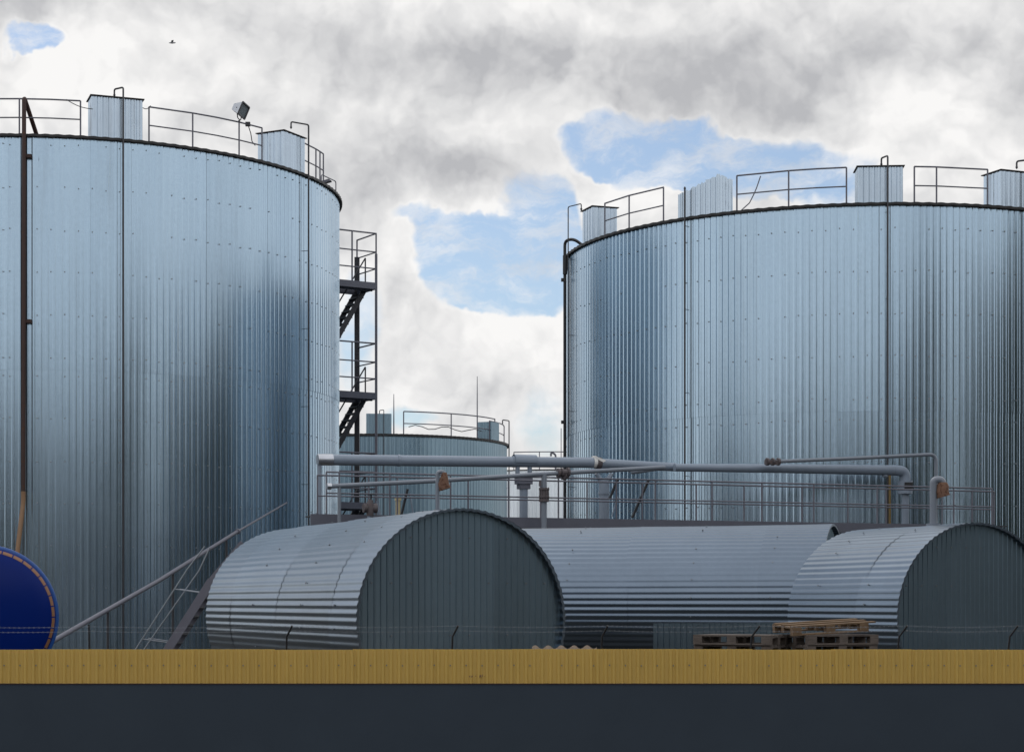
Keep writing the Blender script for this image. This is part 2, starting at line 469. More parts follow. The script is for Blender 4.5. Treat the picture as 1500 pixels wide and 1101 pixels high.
b = MB(); a = TR.ang(1300); out = TR.R + .17; b.tube([TR.pt(a + .004, out, 0), TR.pt(a + .004, out, zat(690, 53))], .036, 8)
b.build('pipe_sleeve', M['ochre'], tr)
# black downpipe on the left edge
a = TR.ang(826.5, TR.R + .18); ro = TR.R + .16; b = MB()
pd = TR.pt(a, ro, 0).y
b.tube(fillet([TR.pt(a, ro, 0), TR.pt(a, ro, zat(352, pd)), TR.pt(a + .03, TR.R - .1, zat(352, pd)), TR.pt(a + .05, TR.R - .7, TR.H)], .2, 6), .05, 10)
for y in (410, 618, 700): b.box(TR.pt(a, ro, zat(y, pd)) + Vector((-.05, 0, 0)), (.07, 0, 0), (0, .06, 0), (0, 0, .05))
b.tube([TR.pt(a + .01, TR.R + .17, TR.H - .6), TR.pt(a + .01, TR.R + .14, TR.H)], [.07, .1], 10)
b.build('downpipe', M['black'], tr)

# smaller tank behind
tb = thing('storage_tank', 'smaller weathered round tank with rooftop rails seen behind the stair tower', 'storage tank', (-7.15, 102, 0), 'tanks standing farther back')
TB = Tank(tb, -7.15, 102, 6.85, 10.66)
tank_shell(TB, [4.5], .22, .02, M['tank_far'], 1.6, rnd, False); tank_roof(TB, .13, .12)
arc_rail(TB, [592, 663, 728], 1.15, r=.032); arc_rail(TB, [668 + 52, 742], 1.0, r=.03)
hatch(TB, 555, 1.22, 1.05, .8, lid=False, mat=M['tank_far']); hatch(TB, 726, .95, 1.0, .8, lid=False, mat=M['tank_far'])
conduit(TB, 562, 600, -.2, r=.02); conduit(TB, 741, 616, -.5, r=.03)
for px, yt in ((578, 577), (706, 551)):
    b = MB(); a = TB.ang(px); p = TB.pt(a, TB.R - .3, TB.H); d = p.y
    b.tube([p, p + Vector((0, 0, (zat(yt, d) - p.z) * .6)), Vector((p.x, p.y, zat(yt, d)))], [.035, .028, .016], 6)
    b.build('lightning_rod', M['rail'], tb)
b = MB(); pts = [TB.pt(TB.ang(600 + i * 10), TB.R - .2, TB.H + .45 + .1 * math.sin(i * 1.4)) for i in range(12)]
b.tube(pts, .022, 5); b.build('roof_cable', M['darksteel'], tb); b = MB(); b.tube([TB.pt(TB.ang(509), TB.R - .2, TB.H), TB.pt(TB.ang(509), TB.R - .2, TB.H + .65)], .06, 8)
b.build('vent', M['darksteel'], tb)
# pale tank farthest back
tf = thing('storage_tank', 'pale tank far behind, glimpsed low between the two biggest tanks', 'storage tank', (2.6, 138, 0), 'tanks standing farther back')
TF = Tank(tf, 2.6, 138, 8, 11.3)
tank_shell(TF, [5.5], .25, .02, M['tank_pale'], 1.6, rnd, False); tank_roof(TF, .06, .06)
arc_rail(TF, [752, 790, 832], 1.2, r=.035)
b = MB(); p = P(814, 690, 131); b.tube(fillet([p, P(814, 665, 131), P(807, 662, 131), P(807, 668, 131)], .2, 4), .07, 7)
p = P(822, 690, 131); b.tube([p, P(822, 627, 131)], .03, 5); b.build('vent', M['rail'], tf)

# ------------------------------------------------------------------ floodlight on the left tank's railing
def floodlight():
    t = thing('floodlight', 'silver floodlight clamped on the roof railing of the taller storage tank', 'floodlight')
    a = TL.ang(354); base = TL.pt(a, TL.R - .12, TL.H + 1.08); t.location = base
    c = base + Vector((.02, -.08, .36))
    fw = Vector((.86, -.38, -.34)).normalized()       # lamp aims right, towards us and down
    rt = Vector((-fw.y, fw.x, 0)).normalized() ; up = rt.cross(fw).normalized()
    if up.z < 0: up = -up; 
    rt = Vector((.45, .85, -.22)); rt = (rt - fw * rt.dot(fw)).normalized(); up = fw.cross(rt); up = up if up.z > 0 else -up
    b = MB(); w, h = .21, .19
    fr = [c + fw * .16 + rt * (w * i) + up * (h * j) for i, j in ((-1, -1), (1, -1), (1, 1), (-1, 1))]
    bk = [c - fw * .18 + rt * (w * .5 * i) + up * (h * .5 * j) for i, j in ((-1, -1), (1, -1), (1, 1), (-1, 1))]
    b.add(fr + bk, [(0, 1, 5, 4), (1, 2, 6, 5), (2, 3, 7, 6), (3, 0, 4, 7), (4, 5, 6, 7)])
    b.build('housing', M['lampshell'], t)
    b = MB()
    for i in range(4): b.beam(fr[i], fr[(i + 1) % 4], .03, .04)
    b.build('bezel', M['darksteel'], t)
    b = MB(); b.add([p - fw * .02 for p in fr], [(0, 1, 2, 3)])
    g = b.build('lens', M['glass'], t)
    b = MB(); b.tube([c - rt * .1 - fw * .01, c + rt * .1 - fw * .01], .035, 8); b.build('bulb', M['tape'], g)
    b = MB()
    l = c - rt * (w * .8); r = c + rt * (w * .8); lo = base + Vector((0, 0, .05))
    b.tube(fillet([l, l.lerp(lo, .9) - rt * .08, r.lerp(lo, .9) + rt * .08, r], .06, 4), .016, 6); b.tube([base, lo], .03, 8)
    b.build('bracket', M['darksteel'], t)
    b = MB(); q = TL.pt(TL.ang(367), TL.R - .12, TL.H + 1.08)
    b.box(q, (.07, 0, 0), (0, .05, 0), (0, 0, .06))
    e = TL.pt(TL.ang(378), TL.R - .12, TL.H + .5)
    b.tube([q, q.lerp(e, .3) + Vector((.02, 0, -.08)), q.lerp(e, .65) + Vector((-.02, 0, -.1)), e], .014, 6)
    b.build('cable', M['darksteel'], t)
floodlight()

# ------------------------------------------------------------------ stair tower right of the left tank
def stair_tower():
    t = thing('stair_tower', 'dark steel stair tower with railed landings beside the taller storage tank', 'stair tower')
    FR = P(551, 880, 64.8); FL = P(462, 880, 63.6); BR = P(523, 880, 66.0); BL = FL + (BR - FR)
    for p in (FR, FL, BR, BL): p.z = 0
    t.location = (FR + BL) / 2
    def at(p, z): return Vector((p.x, p.y, z))
    z1 = zat(408, 64); dz = (zat(408, 64) - zat(571, 64)); decks = [z1, z1 - dz, z1 - 2 * dz]
    b = MB(); b.beam(at(BR, 0), at(BR, zat(377, 66)), .17, .17); b.build('column', M['darksteel'], t)
    b = MB(); b.beam(at(FR, 0), at(FR, zat(372, 64.8)), .085, .085); b.build('column', M['rail'], t)
    for p in (FL, BL):
        b = MB(); b.beam(at(p, 0), at(p, z1), .12, .12); b.build('column', M['darksteel'], t)
    ex = (FR - FL).normalized(); ey = (BR - FR).normalized()
    for k, z in enumerate(decks):
        b = MB()
        for p, q in ((FL, FR), (FR, BR), (BR, BL), (BL, FL)): b.beam(at(p, z - .12), at(q, z - .12), .06, .22)
        c = (FL + FR + BR + BL) / 4
        b.beam(at(FL + ey * .6, z - .03), at(FR + ey * .6, z - .03), 1.05, .04); b.beam(at(FL + ey * .3, z - .2), at(FR + ey * .3, z - .2), .06, .12)
        b.build('landing', M['beam'], t)
        hh = 1.66
        railing(t, 'guard_rail', [at(FL, z), at(FR + (FL - FR) * .40, z), at(FR, z), at(BR, z)], hh, .028, (.62, .28), M['rail'])
        # flight going down to the left
        top = at(BR, z - .18) + (FL - FR).normalized() * .05; dn = (FL - FR).normalized()
        b = MB(); n = 9
        for side in (0, .62):
            o = -ey * side
            b.beam(top + o, top + o + dn * 2.0 + Vector((0, 0, -3.3)), .05, .17)
        for i in range(1, n + 5):
            q = top + dn * 2.0 * i / 14 + Vector((0, 0, -3.3 * i / 14)) - ey * .31
            b.box(q, dn * .13, ey * .31, (0, 0, .018))
        b.build('stair_flight', M['darksteel'], t)
        b = MB(); h0 = at(BR, z + .95) - ey * .62
        b.tube([h0, h0 + dn * 1.9 + Vector((0, 0, -3.0))], .025, 6); b.tube([at(BR, z + .95) - ey * .62, at(BR, z) - ey * .62], .025, 6)
        b.build('handrail', M['darksteel'], t)
stair_tower()

# ------------------------------------------------------------------ walkway behind the horizontal tanks
WA = P(455, HZ, 44.3); WB = P(1458, HZ, 51.0); WA.z = WB.z = 0
WD = (WB - WA).normalized(); WN = Vector((-WD.y, WD.x, 0))
ZD = 4.42
def wd(px, k=0.):                          # distance of a plane parallel to the walkway at a photo column
    u = (px - 750) / F
    return (k + WA.dot(WN)) / (u * WN.x + WN.y)
def PW(px, py, k): return P(px, py, wd(px, k))
def PWz(px, z, k):
    d = wd(px, k); return Vector(((px - 750) / F * d, d, z))
def walkway():
    t = thing('walkway', 'raised slate grey steel walkway with double railings behind the ribbed horizontal tanks', 'walkway', (WA + WB) / 2)
    b = MB()
    for k in (0, 1.2): b.beam(PWz(455, ZD - .125, k), PWz(1458, ZD - .125, k), .07, .25)
    b.build('beam', M['beam'], t)
    b = MB(); b.beam(PWz(456, ZD - .02, .6), PWz(1457, ZD - .02, .6), 1.11, .03)
    for i in range(18):
        px = 480 + i * 56; b.beam(PWz(px, ZD - .15, .05), PWz(px, ZD - .15, 1.15), .06, .1)
    b.build('deck', M['darksteel'], t)
    for k, pxs in ((0, [478, 497, 571, 660, 745, 818, 903, 960, 1043, 1116, 1192, 1285, 1397, 1453]), (1.2, [465, 540, 582, 686, 792, 860, 941, 1020, 1090, 1175, 1242, 1298, 1380, 1424, 1456])):
        railing(t, 'guard_rail', [PWz(p, ZD, k) for p in pxs], .98, .021, (.5,), M['rail'])
    for px in (500, 800, 1100, 1430):
        for k in (.06, 1.14):
            b = MB(); b.beam(PWz(px, 0, k), PWz(px, ZD - .26, k), .14, .14); b.build('leg', M['darksteel'], t)
    for x0, y0, x1, y1 in ((905, 701, 893, 730), (950, 703, 926, 758), (597, 716, 587, 757)):
        b = MB(); b.beam(PW(x0, y0, 1.28), PW(x1, y1, 1.28), .07, .05); b.build('brace', M['black'], t)
    for x0, y0, x1, y1, k, r in ((905, 727, 896, 757, 1.3, .018), (600, 722, 606, 757, 1.4, .02), (553, 733, 557, 758, 1.4, .03)):
        b = MB(); b.tube([PW(x0, y0, k), PW(x1, y1, k)], r, 6); b.build('strut', M['pipe'], t)
walkway()

# ------------------------------------------------------------------ pipes
def insulated_pipe():
    t = thing('pipeline', 'thick grey insulated pipe running above the walkway from a bright metal end sleeve', 'pipe', PWz(640, 0, 2.0))
    b = MB(); k = 2.0
    a = PW(468, 673, k); e = PW(872, 677.5, k); rr = .135
    b.tube([PW(484, 673.2, k), PW(640, 675, k), e], rr, 18)
    b.tube([PW(880, 678.5, k), PW(990, 684, k)], [.125, .11], 16)
    for px, py in ((584, 674.2), (752, 675.8)): b.disc(PW(px, py, k), WD, .148, .06, 18)
    b.build('pipe_run', M['pipe'], t)
    b = MB(); b.tube([PW(465, 673, k), PW(487, 673.2, k)], .14, 16); b.build('end_sleeve', M['jacket'], t)
    b = MB(); b.tube([Vector((a.x, a.y, a.z - .1)), Vector((a.x, a.y, 0))], .05, 12); b.build('leg', M['pipe'], t)
    b = MB(); b.disc(PW(876, 678, k), WD, .15, .14, 16); b.build('flange', M['flange'], t)
    b = MB(); b.disc(PW(870.5, 676.5, k), WD, .155, .09, 16); b.add([PW(868, 668.5, k - .16), PW(873, 668, k - .16), PW(888, 674, k - .16), PW(884, 677, k - .16)], [(0, 1, 2, 3)])
    b.build('wrap', M['tape'], t)
insulated_pipe()
def elbow_pipe():
    t = thing('pipeline', 'grey pipe ending in a downward elbow with an open drum collar', 'pipe', PWz(1150, 0, 1.75))
    b = MB(); k = 1.75
    b.tube([PW(988, 684.5, k), PW(1150, 686, k), PW(1312, 688.5, k)], [.10, .12, .14], 16)
    b.disc(PW(1296, 696.5, k), WD, .05, .12, 10)
    b.build('pipe_run', M['pipe'], t)
    a = PW(1308, 688.5, k); c = PW(1326, 690, k) ; d = PW(1326, 722, k); d = Vector((c.x, c.y, d.z))
    b = MB(); b.tube(fillet([a, c, d], .3, 8), [.14] + [.145] * 9 , 16) if False else b.tube(fillet([a, c, d], .3, 8), .145, 16)
    b.build('elbow', M['pipe'], t)
    b = MB(); z1 = d.z + .34; z0 = d.z - .02
    b.tube([(d.x, d.y, z0), (d.x, d.y, z1)], .2, 18); b.build('collar', M['pipe'], t)
    b = MB(); b.box((d.x + .05, d.y - .19, (z0 + z1) / 2 + .04), (.11, 0, 0), (0, .03, 0), (0, 0, .085)); b.build('opening_shade', M['black'], t)  # solid black block stands in for the shade inside the collar
    b = MB(); b.tube([(d.x, d.y, z0), (d.x, d.y, 0)], .1, 14); b.build('column', M['pipe'], t)
elbow_pipe()
def thin_pipe():
    k = -.45
    t = thing('pipeline', 'slim lilac grey pipe sloping up below the thick insulated pipe', 'pipe', PWz(700, 0, k))
    b = MB(); e = PW(976, 684, k)
    back = e + WN * 2.0
    b.tube(fillet([PW(480, 712, k), PW(640, 704, k), PW(797, 694, k), e, back], .2, 6), .052, 12)
    b.tube([PW(497, 711.5, k), PWz(497, 0, k)], .042, 10)
    b.build('pipe_run', M['pipe2'], t)
    b = MB(); b.disc(PW(482, 712, k), WD, .075, .1, 12); b.build('cap', M['jacket'], t)
    b = MB()
    for px, py in ((818, 692.3), (823, 692), (832, 691.3)): b.disc(PW(px, py, k), WD, .115, .05, 14)
    b.disc(PW(825, 692, k), WD, .08, .3, 12); b.tube([PW(826, 697, k - .05), PW(830, 697.5, k + .05)], .07, 8)
    b.build('flange', M['flange'], t)
    b = MB(); p = PW(797, 694, k); b.tube([p, Vector((p.x, p.y, 0))], .065, 12); r = b.build('riser', M['pipe2'], t)
    b = MB()
    for y in (716, 727, 733): b.disc(PW(797, y, k), (0, 0, 1), .125, .045, 14)
    b.disc(PW(797, 725, k), (0, 0, 1), .095, .32, 12)
    for i in range(6): 
        q = PW(797, 724, k) + Vector((.105 * math.cos(i * 1.05), .105 * math.sin(i * 1.05), 0)); b.tube([q - Vector((0, 0, .17)), q + Vector((0, 0, .17))], .012, 6)
    b.beam(PW(791, 704, k), PW(791, 712, k), .05, .05)
    b.build('valve', M['flange'], r)
thin_pipe()
def return_pipe():
    k = 1.35
    t = thing('pipeline', 'thin pipe above the elbow pipe, bending straight down beside the thick gooseneck vent', 'pipe', PWz(1250, 0, k))
    e = PW(1371, 665, k); b = MB()
    b.tube(fillet([PW(1128, 676, k), PW(1240, 671.5, k), e, Vector((e.x, e.y, 0))], .22, 7), .048, 12); b.build('pipe_run', M['pipe2'], t)
    b = MB()
    for px in (1124, 1132, 1140): b.disc(PW(px, 676, k), WD, .1, .06, 12)
    b.box(PW(1131, 677, k), WD * .2, WN * .06, (0, 0, .06)); b.build('flange', M['flange'], t)
return_pipe()
def pipe_support(label, px, ytop, yb0, yb1, w, k=2.0, vee=False):
    t = thing('pipe_support', label, 'pipe support', PWz(px, 0, k), 'columns holding up the pipe')
    p = PW(px, yb1, k); b = MB()
    b.tube([(p.x, p.y, 0), (p.x, p.y, p.z)], w, 14); b.build('column', M['pipe'], t)
    b = MB(); top = PW(px, ytop, k).z; zb = PW(px, yb0, k).z
    if not vee:
        b.box((p.x, p.y, (zb + p.z) / 2), WD * .19, WN * .15, (0, 0, (zb - p.z) / 2)); b.box((p.x, p.y, p.z - .06), WD * .14, WN * .12, (0, 0, .06))
        b.build('clamp', M['beam'], t)
        for s in (-1, 1):
            b = MB(); q = p + WD * (.165 * s); b.tube([(q.x, q.y, zb), (q.x, q.y, top)], .058, 12); b.build('stub', M['pipe'], t)
        b = MB(); c = Vector((p.x, p.y, PW(px, 675, k).z)) + WD * .03
        rows = [[c + WD * s * .30 + (WN * math.cos(a) + Vector((0, 0, 1)) * math.sin(a)) * .165 for a in [PI * (-.1 + 1.2 * i / 12) for i in range(13)]] for s in (-1, 1)]
        b.grid(rows, smooth=True)
        rows = [[c + WD * s * .30 + (WN * math.cos(a) + Vector((0, 0, 1)) * math.sin(a)) * .150 for a in [PI * (-.1 + 1.2 * i / 12) for i in range(13)]] for s in (-1, 1)]
        b.grid(rows, smooth=True)
        b.build('saddle', M['pipe'], t)
    else:
        for s in (-1, 1): b.tube(fillet([p + Vector((0, 0, -.25)), p + WD * .1 * s + Vector((0, 0, -.05)), p + WD * .22 * s + Vector((0, 0, .12))], .1, 4), .06, 10)
        b.disc(p + Vector((0, 0, -.38)), (0, 0, 1), .15, .08, 14); b.build('bracket', M['pipe'], t)
pipe_support('grey pipe column with clamp box and two stubs under the thick insulated pipe', 767, 680, 697, 709, .105)
pipe_support('forked grey pipe column beside the black diagonal braces', 885, 690, 693, 700, .13, vee=True)

def vent(label, px, d, zb, h, r, hook, capc, hang):
    t = thing('vent_pipe', label, 'vent pipe', P(px, HZ, d) * 1.0, 'gooseneck vents on the horizontal tanks')
    base = P(px, HZ, d); base.z = zb; t.location = base
    b = MB(); top = base + Vector((0, 0, h)); e = top + Vector((hook, 0, 0))
    b.tube(fillet([base, top, e, e - Vector((0, 0, hang))], hook * .5, 6), r, 12); b.disc(base + Vector((0, 0, .02)), (0, 0, 1), r * 2, .05); b.build('pipe', M['pipe2'], t)
    b = MB(); q = e - Vector((0, 0, hang - .06))
    b.tube([q + Vector((0, 0, .05)), q, q - Vector((.015, 0, .12)), q - Vector((-.01, 0, .20))], [r * 1.2, r * 1.7, capc, capc * 1.05], 12)
    b.build('cowl', M['rust'], t)
    return t
# ------------------------------------------------------------------ horizontal tanks
def barrel(label, px, d, th, r=1.6, L=9., zc=2.11, dome=False, seed=1):
    g = P(px, HZ, d); g.z = 0
    a = Vector((-math.sin(th), math.cos(th), 0)); s = Vector((math.cos(th), math.sin(th), 0))
    t = thing('horizontal_tank', label, 'storage tank', g + a * L / 2, 'ribbed horizontal tanks')
    rn = random.Random(seed); Nn = 88; dp = .0065; sub = 6
    def pt(al, rho, tt): return Vector((g.x + a.x * tt + s.x * rho * math.cos(al), g.y + a.y * tt + s.y * rho * math.cos(al), zc + rho * math.sin(al)))
    b = MB(); t0 = 0.; m = Nn * sub
    def prof(i):
        f = (i % sub) / sub
        return dp * (math.cos(2 * PI * f)) 
    start = .95 if dome else 0.
    cuts = [c for c in (start, start + 1.15, start + 3.9, start + 6.6) if c < L - 1] + [L]
    for j in range(len(cuts) - 1):
        off = .010 * (len(cuts) - j) * .5
        tt0 = cuts[j]; tt1 = cuts[j + 1] + (.12 if j < len(cuts) - 2 else 0)
        nseg = 3; ph = rn.uniform(0, 6)
        rows = []
        for q in range(nseg + 1):
            tt = tt0 + (tt1 - tt0) * q / nseg
            rows.append([pt(2 * PI * i / m, r + off + prof(i) + .007 * math.sin(3 * 2 * PI * i / m + ph + q), tt) for i in range(m)])
        b.grid(rows, True, 0, True, rn.random())
    if not dome:                                    # rolled lip so that the projecting edge has a thickness
        o = [pt(2 * PI * i / m, r + .025 + prof(i), 0) for i in range(m)]; i0 = [pt(2 * PI * i / m, r + prof(i) - .012, 0) for i in range(m)]; i1 = [pt(2 * PI * i / m, r + prof(i) - .012, .13) for i in range(m)]
        b.grid([o, i0, i1], True, 0, False)
    else:                                           # screws along the front sheet
        pass
    for row in [q for q in (1.0, 2.6, 5.2) if q < L - .3]:
        for i in range(0, Nn, 3):
            al = 2 * PI * i / Nn
            if rn.random() < .25: continue
            c = pt(al, r + .03, row); nn = pt(al, r + 1, row) - pt(al, r, row); b.tube([c, c + nn * .012], .016, 6, 1, False)
    b.build('shell', [M['barrel'], M['screw']], t)
    if dome:
        b = MB(); dep = 1.25; rows = []
        nA = Nn * 3; nB = 40; rr_ = r + .022
        for i in range(nA + 1):
            al = -PI / 2 + PI * i / nA
            row = []
            for j in range(nB + 1):
                be = PI * j / nB
                x = rr_ * math.cos(al) * math.cos(be); z = rr_ * math.sin(al); ax = dep * math.cos(al) * math.sin(be)
                nrm = Vector((x / rr_ ** 2, ax / dep ** 2, z / rr_ ** 2)).normalized()
                h = dp * math.cos(al * Nn) * min(1., abs(math.cos(al)) * 4) 
                x += nrm.x * h; ax += nrm.y * h; z += nrm.z * h
                row.append(Vector((g.x + s.x * x + a.x * (start + .03 - ax), g.y + s.y * x + a.y * (start + .03 - ax), zc + z)))
            rows.append(row)
        b.grid(rows, False, 0, True); b.build('end_dome', M['dome'], t)
    else:
        b = MB(); pitch = .1
        n0 = g + a * .11 - s * (r - .006)
        def half(s_): return math.sqrt(max((r - .006) ** 2 - (s_ - r + .006) ** 2, 0))
        W = 2 * (r - .006); n = int(W / 1.0)
        for k in range(n):
            w = W / n; x0 = k * w
            corr_strip(b, n0 + s * x0, s, -a, w, lambda q: zc - half(q + x0), lambda q: zc + half(q + x0), pitch, .010, att=rn.random(), prof=RIB2)
        for rowz in (-1.0, -.2, .55, 1.2):
            for k in range(2, 31, 3):
                x = -r + .1 * k + .03
                if x * x + rowz * rowz > (r - .1) ** 2 or rn.random() < .3: continue
                c = g + a * .10 + s * x + Vector((0, 0, zc + rowz)); b.tube([c, c - a * .02], .013, 6, 1, False)
        b.build('end_wall', [M['gable'], M['screw']], t)
    b = MB(); rows = [[pt(2 * PI * i / 60, rho, L - .02) for i in range(60)] for rho in (r, .01)]; b.grid(rows, True); b.build('end_wall', M['gable'], t)
    for tt in (1.9, L - 1.5):                       # concrete saddles
        b = MB(); arc = [pt(-PI / 2 + x, r + .012, tt) for x in [(-.75 + 1.5 * i / 10) for i in range(11)]]
        fr = [p - a * .2 for p in arc]; bk = [p + a * .2 for p in arc]
        for rowset in ((fr, -1), (bk, 1)):
            lo = [Vector((p.x, p.y, 0)) for p in rowset[0]]; b.grid([lo, rowset[0]])
        b.grid([fr, bk])
        for i in (0, -1): b.add([fr[i], bk[i], Vector((bk[i].x, bk[i].y, 0)), Vector((fr[i].x, fr[i].y, 0))], [(0, 1, 2, 3)])
        b.build('saddle', M['conc'], t)
    return t, g, a, s, zc, r
R_ = math.radians
B1 = barrel('ribbed horizontal tank with flat end and a small rusty vent, beside the steep stairs', 679, 27.5, R_(24), L=8.2, seed=2)
B2 = barrel('ribbed horizontal tank lying crosswise behind the other two, under the walkway', 1222, 39.0, R_(72), r=1.72, L=9.2, zc=2.22, seed=5)
B3 = barrel('ribbed horizontal tank with flat end carrying the thick gooseneck vent, beside the tan pallet', 1432, 32.5, R_(23), L=3.5, seed=8)
def ridge(Bx, px):
    g, a, zc, r = Bx[1], Bx[2], Bx[4], Bx[5]; u = (px - 750) / F
    tt = (u * g.y - g.x) / (a.x - u * a.y)
    return g.y + a.y * tt, zc + r
d, z = ridge(B1, 641); vent('short thin gooseneck vent with rusty orange cowl on the tank beside the stairs', 641, d, z + .01, .60, .03, .10, .085, .12)
d, z = ridge(B3, 1366); vent('tall thick gooseneck vent with dark rusty cowl on a horizontal tank', 1367, d, z + .01, .82, .062, .17, .12, .16)
# dark ribbed skirting sheet along the lower side of the right tank
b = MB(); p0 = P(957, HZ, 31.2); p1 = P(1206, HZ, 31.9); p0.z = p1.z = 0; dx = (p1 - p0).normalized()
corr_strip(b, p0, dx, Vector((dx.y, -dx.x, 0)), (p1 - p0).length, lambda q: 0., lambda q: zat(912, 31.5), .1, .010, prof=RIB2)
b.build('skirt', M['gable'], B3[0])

# ------------------------------------------------------------------ blue tank at the far left
def blue_tank():
    g = P(-22, HZ, 26.4); g.z = 0; zc = 2.18; r = 1.0; L = 4.2; th = R_(18)
    a = Vector((-math.sin(th), math.cos(th), 0)); s = Vector((math.cos(th), math.sin(th), 0))
    t = thing('blue_tank', 'glossy dark blue round tank with a dashed orange ring on its end', 'tank', g + a * L / 2)
    def pt(al, rho, tt): return Vector((g.x + a.x * tt + s.x * rho * math.cos(al), g.y + a.y * tt + s.y * rho * math.cos(al), zc + rho * math.sin(al)))
    n = 96
    def ring(rho, tt): return [pt(2 * PI * i / n, rho, tt) for i in range(n)]
    b = MB(); b.grid([ring(.97, .1), ring(.97, L), ring(.85, L + .12), ring(.01, L + .2)], True, 0, True); b.build('shell', M['blue'], t)
    b = MB(); b.grid([ring(.955, .0), ring(.99, .0), ring(1.0, .02), ring(1.0, .1), ring(.97, .12)], True, 0, True); b.build('rim', M['bluerim'], t)
    b = MB(); b.grid([ring(.955, .0)] + [ring(.955 * math.cos(x), -.22 * math.sin(x)) for x in [PI / 2 * i / 14 for i in range(1, 14)]] + [ring(.003, -.22)], True, 0, True); b.build('dished_end', M['blue'], t)
    b = MB()
    for i in range(38):
        a0 = 2 * PI * (i + .05) / 38; a1 = 2 * PI * (i + .93) / 38
        def dish(rho): return -.22 * math.sqrt(max(0, 1 - (rho / .955) ** 2)) - .004
        rows = [[pt(a0 + (a1 - a0) * k / 4, rho, dish(rho)) for k in range(5)] for rho in (.895, .91, .925, .938)]
        b.grid(rows)
    b.build('orange_ring', M['orange'], t)
    for tt in (.8, L - .8):
        b = MB(); b.beam(pt(-PI / 2, 0, tt) - s * .8 + Vector((0, 0, -zc + .6)), pt(-PI / 2, 0, tt) + s * .8 + Vector((0, 0, -zc + .6)), .12, 1.2); b.build('leg', M['darksteel'], t)
blue_tank()

# ------------------------------------------------------------------ sloping pipe, staircase, valve, post
t = thing('filling_pipe', 'bare grey pipe sloping up from beside the blue tank to the taller storage tank', 'pipe', P(58, HZ, 40))
p0 = P(52, 953, 40); p1 = P(232, 850.5, 46.5); p2 = P(348, 778, 52); p3 = P(420, 736, 57)
b = MB(); b.tube([p0, p0.lerp(p1, .5), p1, p2], [.056, .055, .054, .048], 12); b.tube(fillet([p0, P(40, 962, 40), Vector((P(40, 962, 40).x, 40, 0))], .2, 5), .066, 12)
b.build('pipe_run', M['rail'], t)
b = MB(); b.tube([p2, p3], [.03, .022], 10); b.disc(p2, p3 - p2, .075, .08, 12); b.build('pipe_end', M['rail'], t)
for f in (.3, .62, .93):
    b = MB(); q = p0.lerp(p2, f); b.tube([q - Vector((0, 0, .07)), Vector((q.x, q.y, 0))], .03, 8)
    b.build('prop', M['darksteel'], t)
def staircase():
    d0 = 44.; t = thing('staircase', 'steep steel stairs with thin handrails below the sloping pipe', 'stairs', P(240, HZ, d0))
    wv = Vector((0, 1, 0)) * .75
    lowpt = P(243, 955, d0); mid = P(310, 850, d0); hi = P(356, 795, d0)
    dn = (lowpt - mid).normalized(); foot = lowpt + dn * (lowpt.z / -dn.z)
    b = MB()
    for o in (Vector((0, 0, 0)), wv):
        b.beam(foot + o, mid + o, .035, .2); b.beam(mid + o, hi + o, .035, .16)
    b.build('stringer', M['rail'], t)
    b = MB(); n = int((mid.z - foot.z) / .2)
    for i in range(1, n):
        q = foot.lerp(mid, i / n); b.box(q + wv / 2, (.12, 0, 0), wv * .48, (0, 0, .018))
    for i in range(0, 5):
        q = mid.lerp(hi, i / 5); b.box(q + wv / 2, (.12, 0, 0), wv * .48, (0, 0, .018))
    b.build('tread', M['darksteel'], t)
    off = Vector((-.72, 0, .05))
    b = MB()
    for o in (Vector((0, 0, 0)), wv):
        pts = [foot + off + o, P(274, 834, d0) + o + (Vector((.16, 0, 0)) if o.y else Vector((0, 0, 0))), P(300, 800, d0) + o]
        b.tube(pts, .018, 6)
        for f in (.15, .5, .9): b.tube([foot.lerp(mid, f) + o, foot.lerp(mid, f) + o + off * .95 + Vector((0, 0, .05))], .014, 5)
    b.build('handrail', M['wire'], t)
    b = MB(); b.box(hi + Vector((.5, .375, -.1)), (.5, 0, 0), wv * .5, (0, 0, .03))
    for i in (0, 1):
        for j in (0, 1): q = hi + Vector((.05 + .9 * i, .75 * j, -.1)); b.tube([q, (q.x, q.y, 0)], .035, 8)
    b.build('landing', M['darksteel'], t)
staircase()
def gate_valve():
    k = -.5; t = thing('gate_valve', 'brown rusty valve with handwheel on a short riser near the cream standpipe', 'valve', PWz(541, 0, k))
    b = MB(); p = PW(541, 754, k); b.tube([(p.x, p.y, 0), p], .05, 10); b.build('riser', M['pipe'], t)
    b = MB(); c = PW(542, 744, k); b.tube([c - WD * .16, c - WD * .11, c - WD * .06, c + WD * .06, c + WD * .11, c + WD * .16], [.11, .11, .07, .08, .11, .11], 12)
    b.tube([c - Vector((0, 0, .18)), c, c + Vector((0, 0, .12)), c + Vector((.03, 0, .2))], [.08, .1, .08, .05], 10); b.build('body', M['flange'], t)
    b = MB(); q = c + Vector((.03, 0, .32)); b.tube([c, q], .02, 6)
    b.tube([q + Vector((.1 * math.cos(x), .1 * math.sin(x), 0)) for x in [2 * PI * i / 16 for i in range(17)]], .014, 6)
    for i in range(3): e = Vector((.1 * math.cos(i * 1.05), .1 * math.sin(i * 1.05), 0)); b.tube([q - e, q + e], .01, 5)
    b.build('handwheel', M['darksteel'], t)
gate_valve()
t = thing('standpipe', 'short cream standpipe behind the walkway beside a black brace', 'standpipe', PWz(583, 0, 2.6))
p = PW(583, 731, 2.6); b = MB(); b.tube([(p.x, p.y, 0), (p.x, p.y, p.z)], .06, 12); b.build('pipe', M['cream'], t)
b = MB(); b.disc((p.x, p.y, p.z), (0, 0, 1), .085, .06, 12); b.build('cap', M['cream'], t)

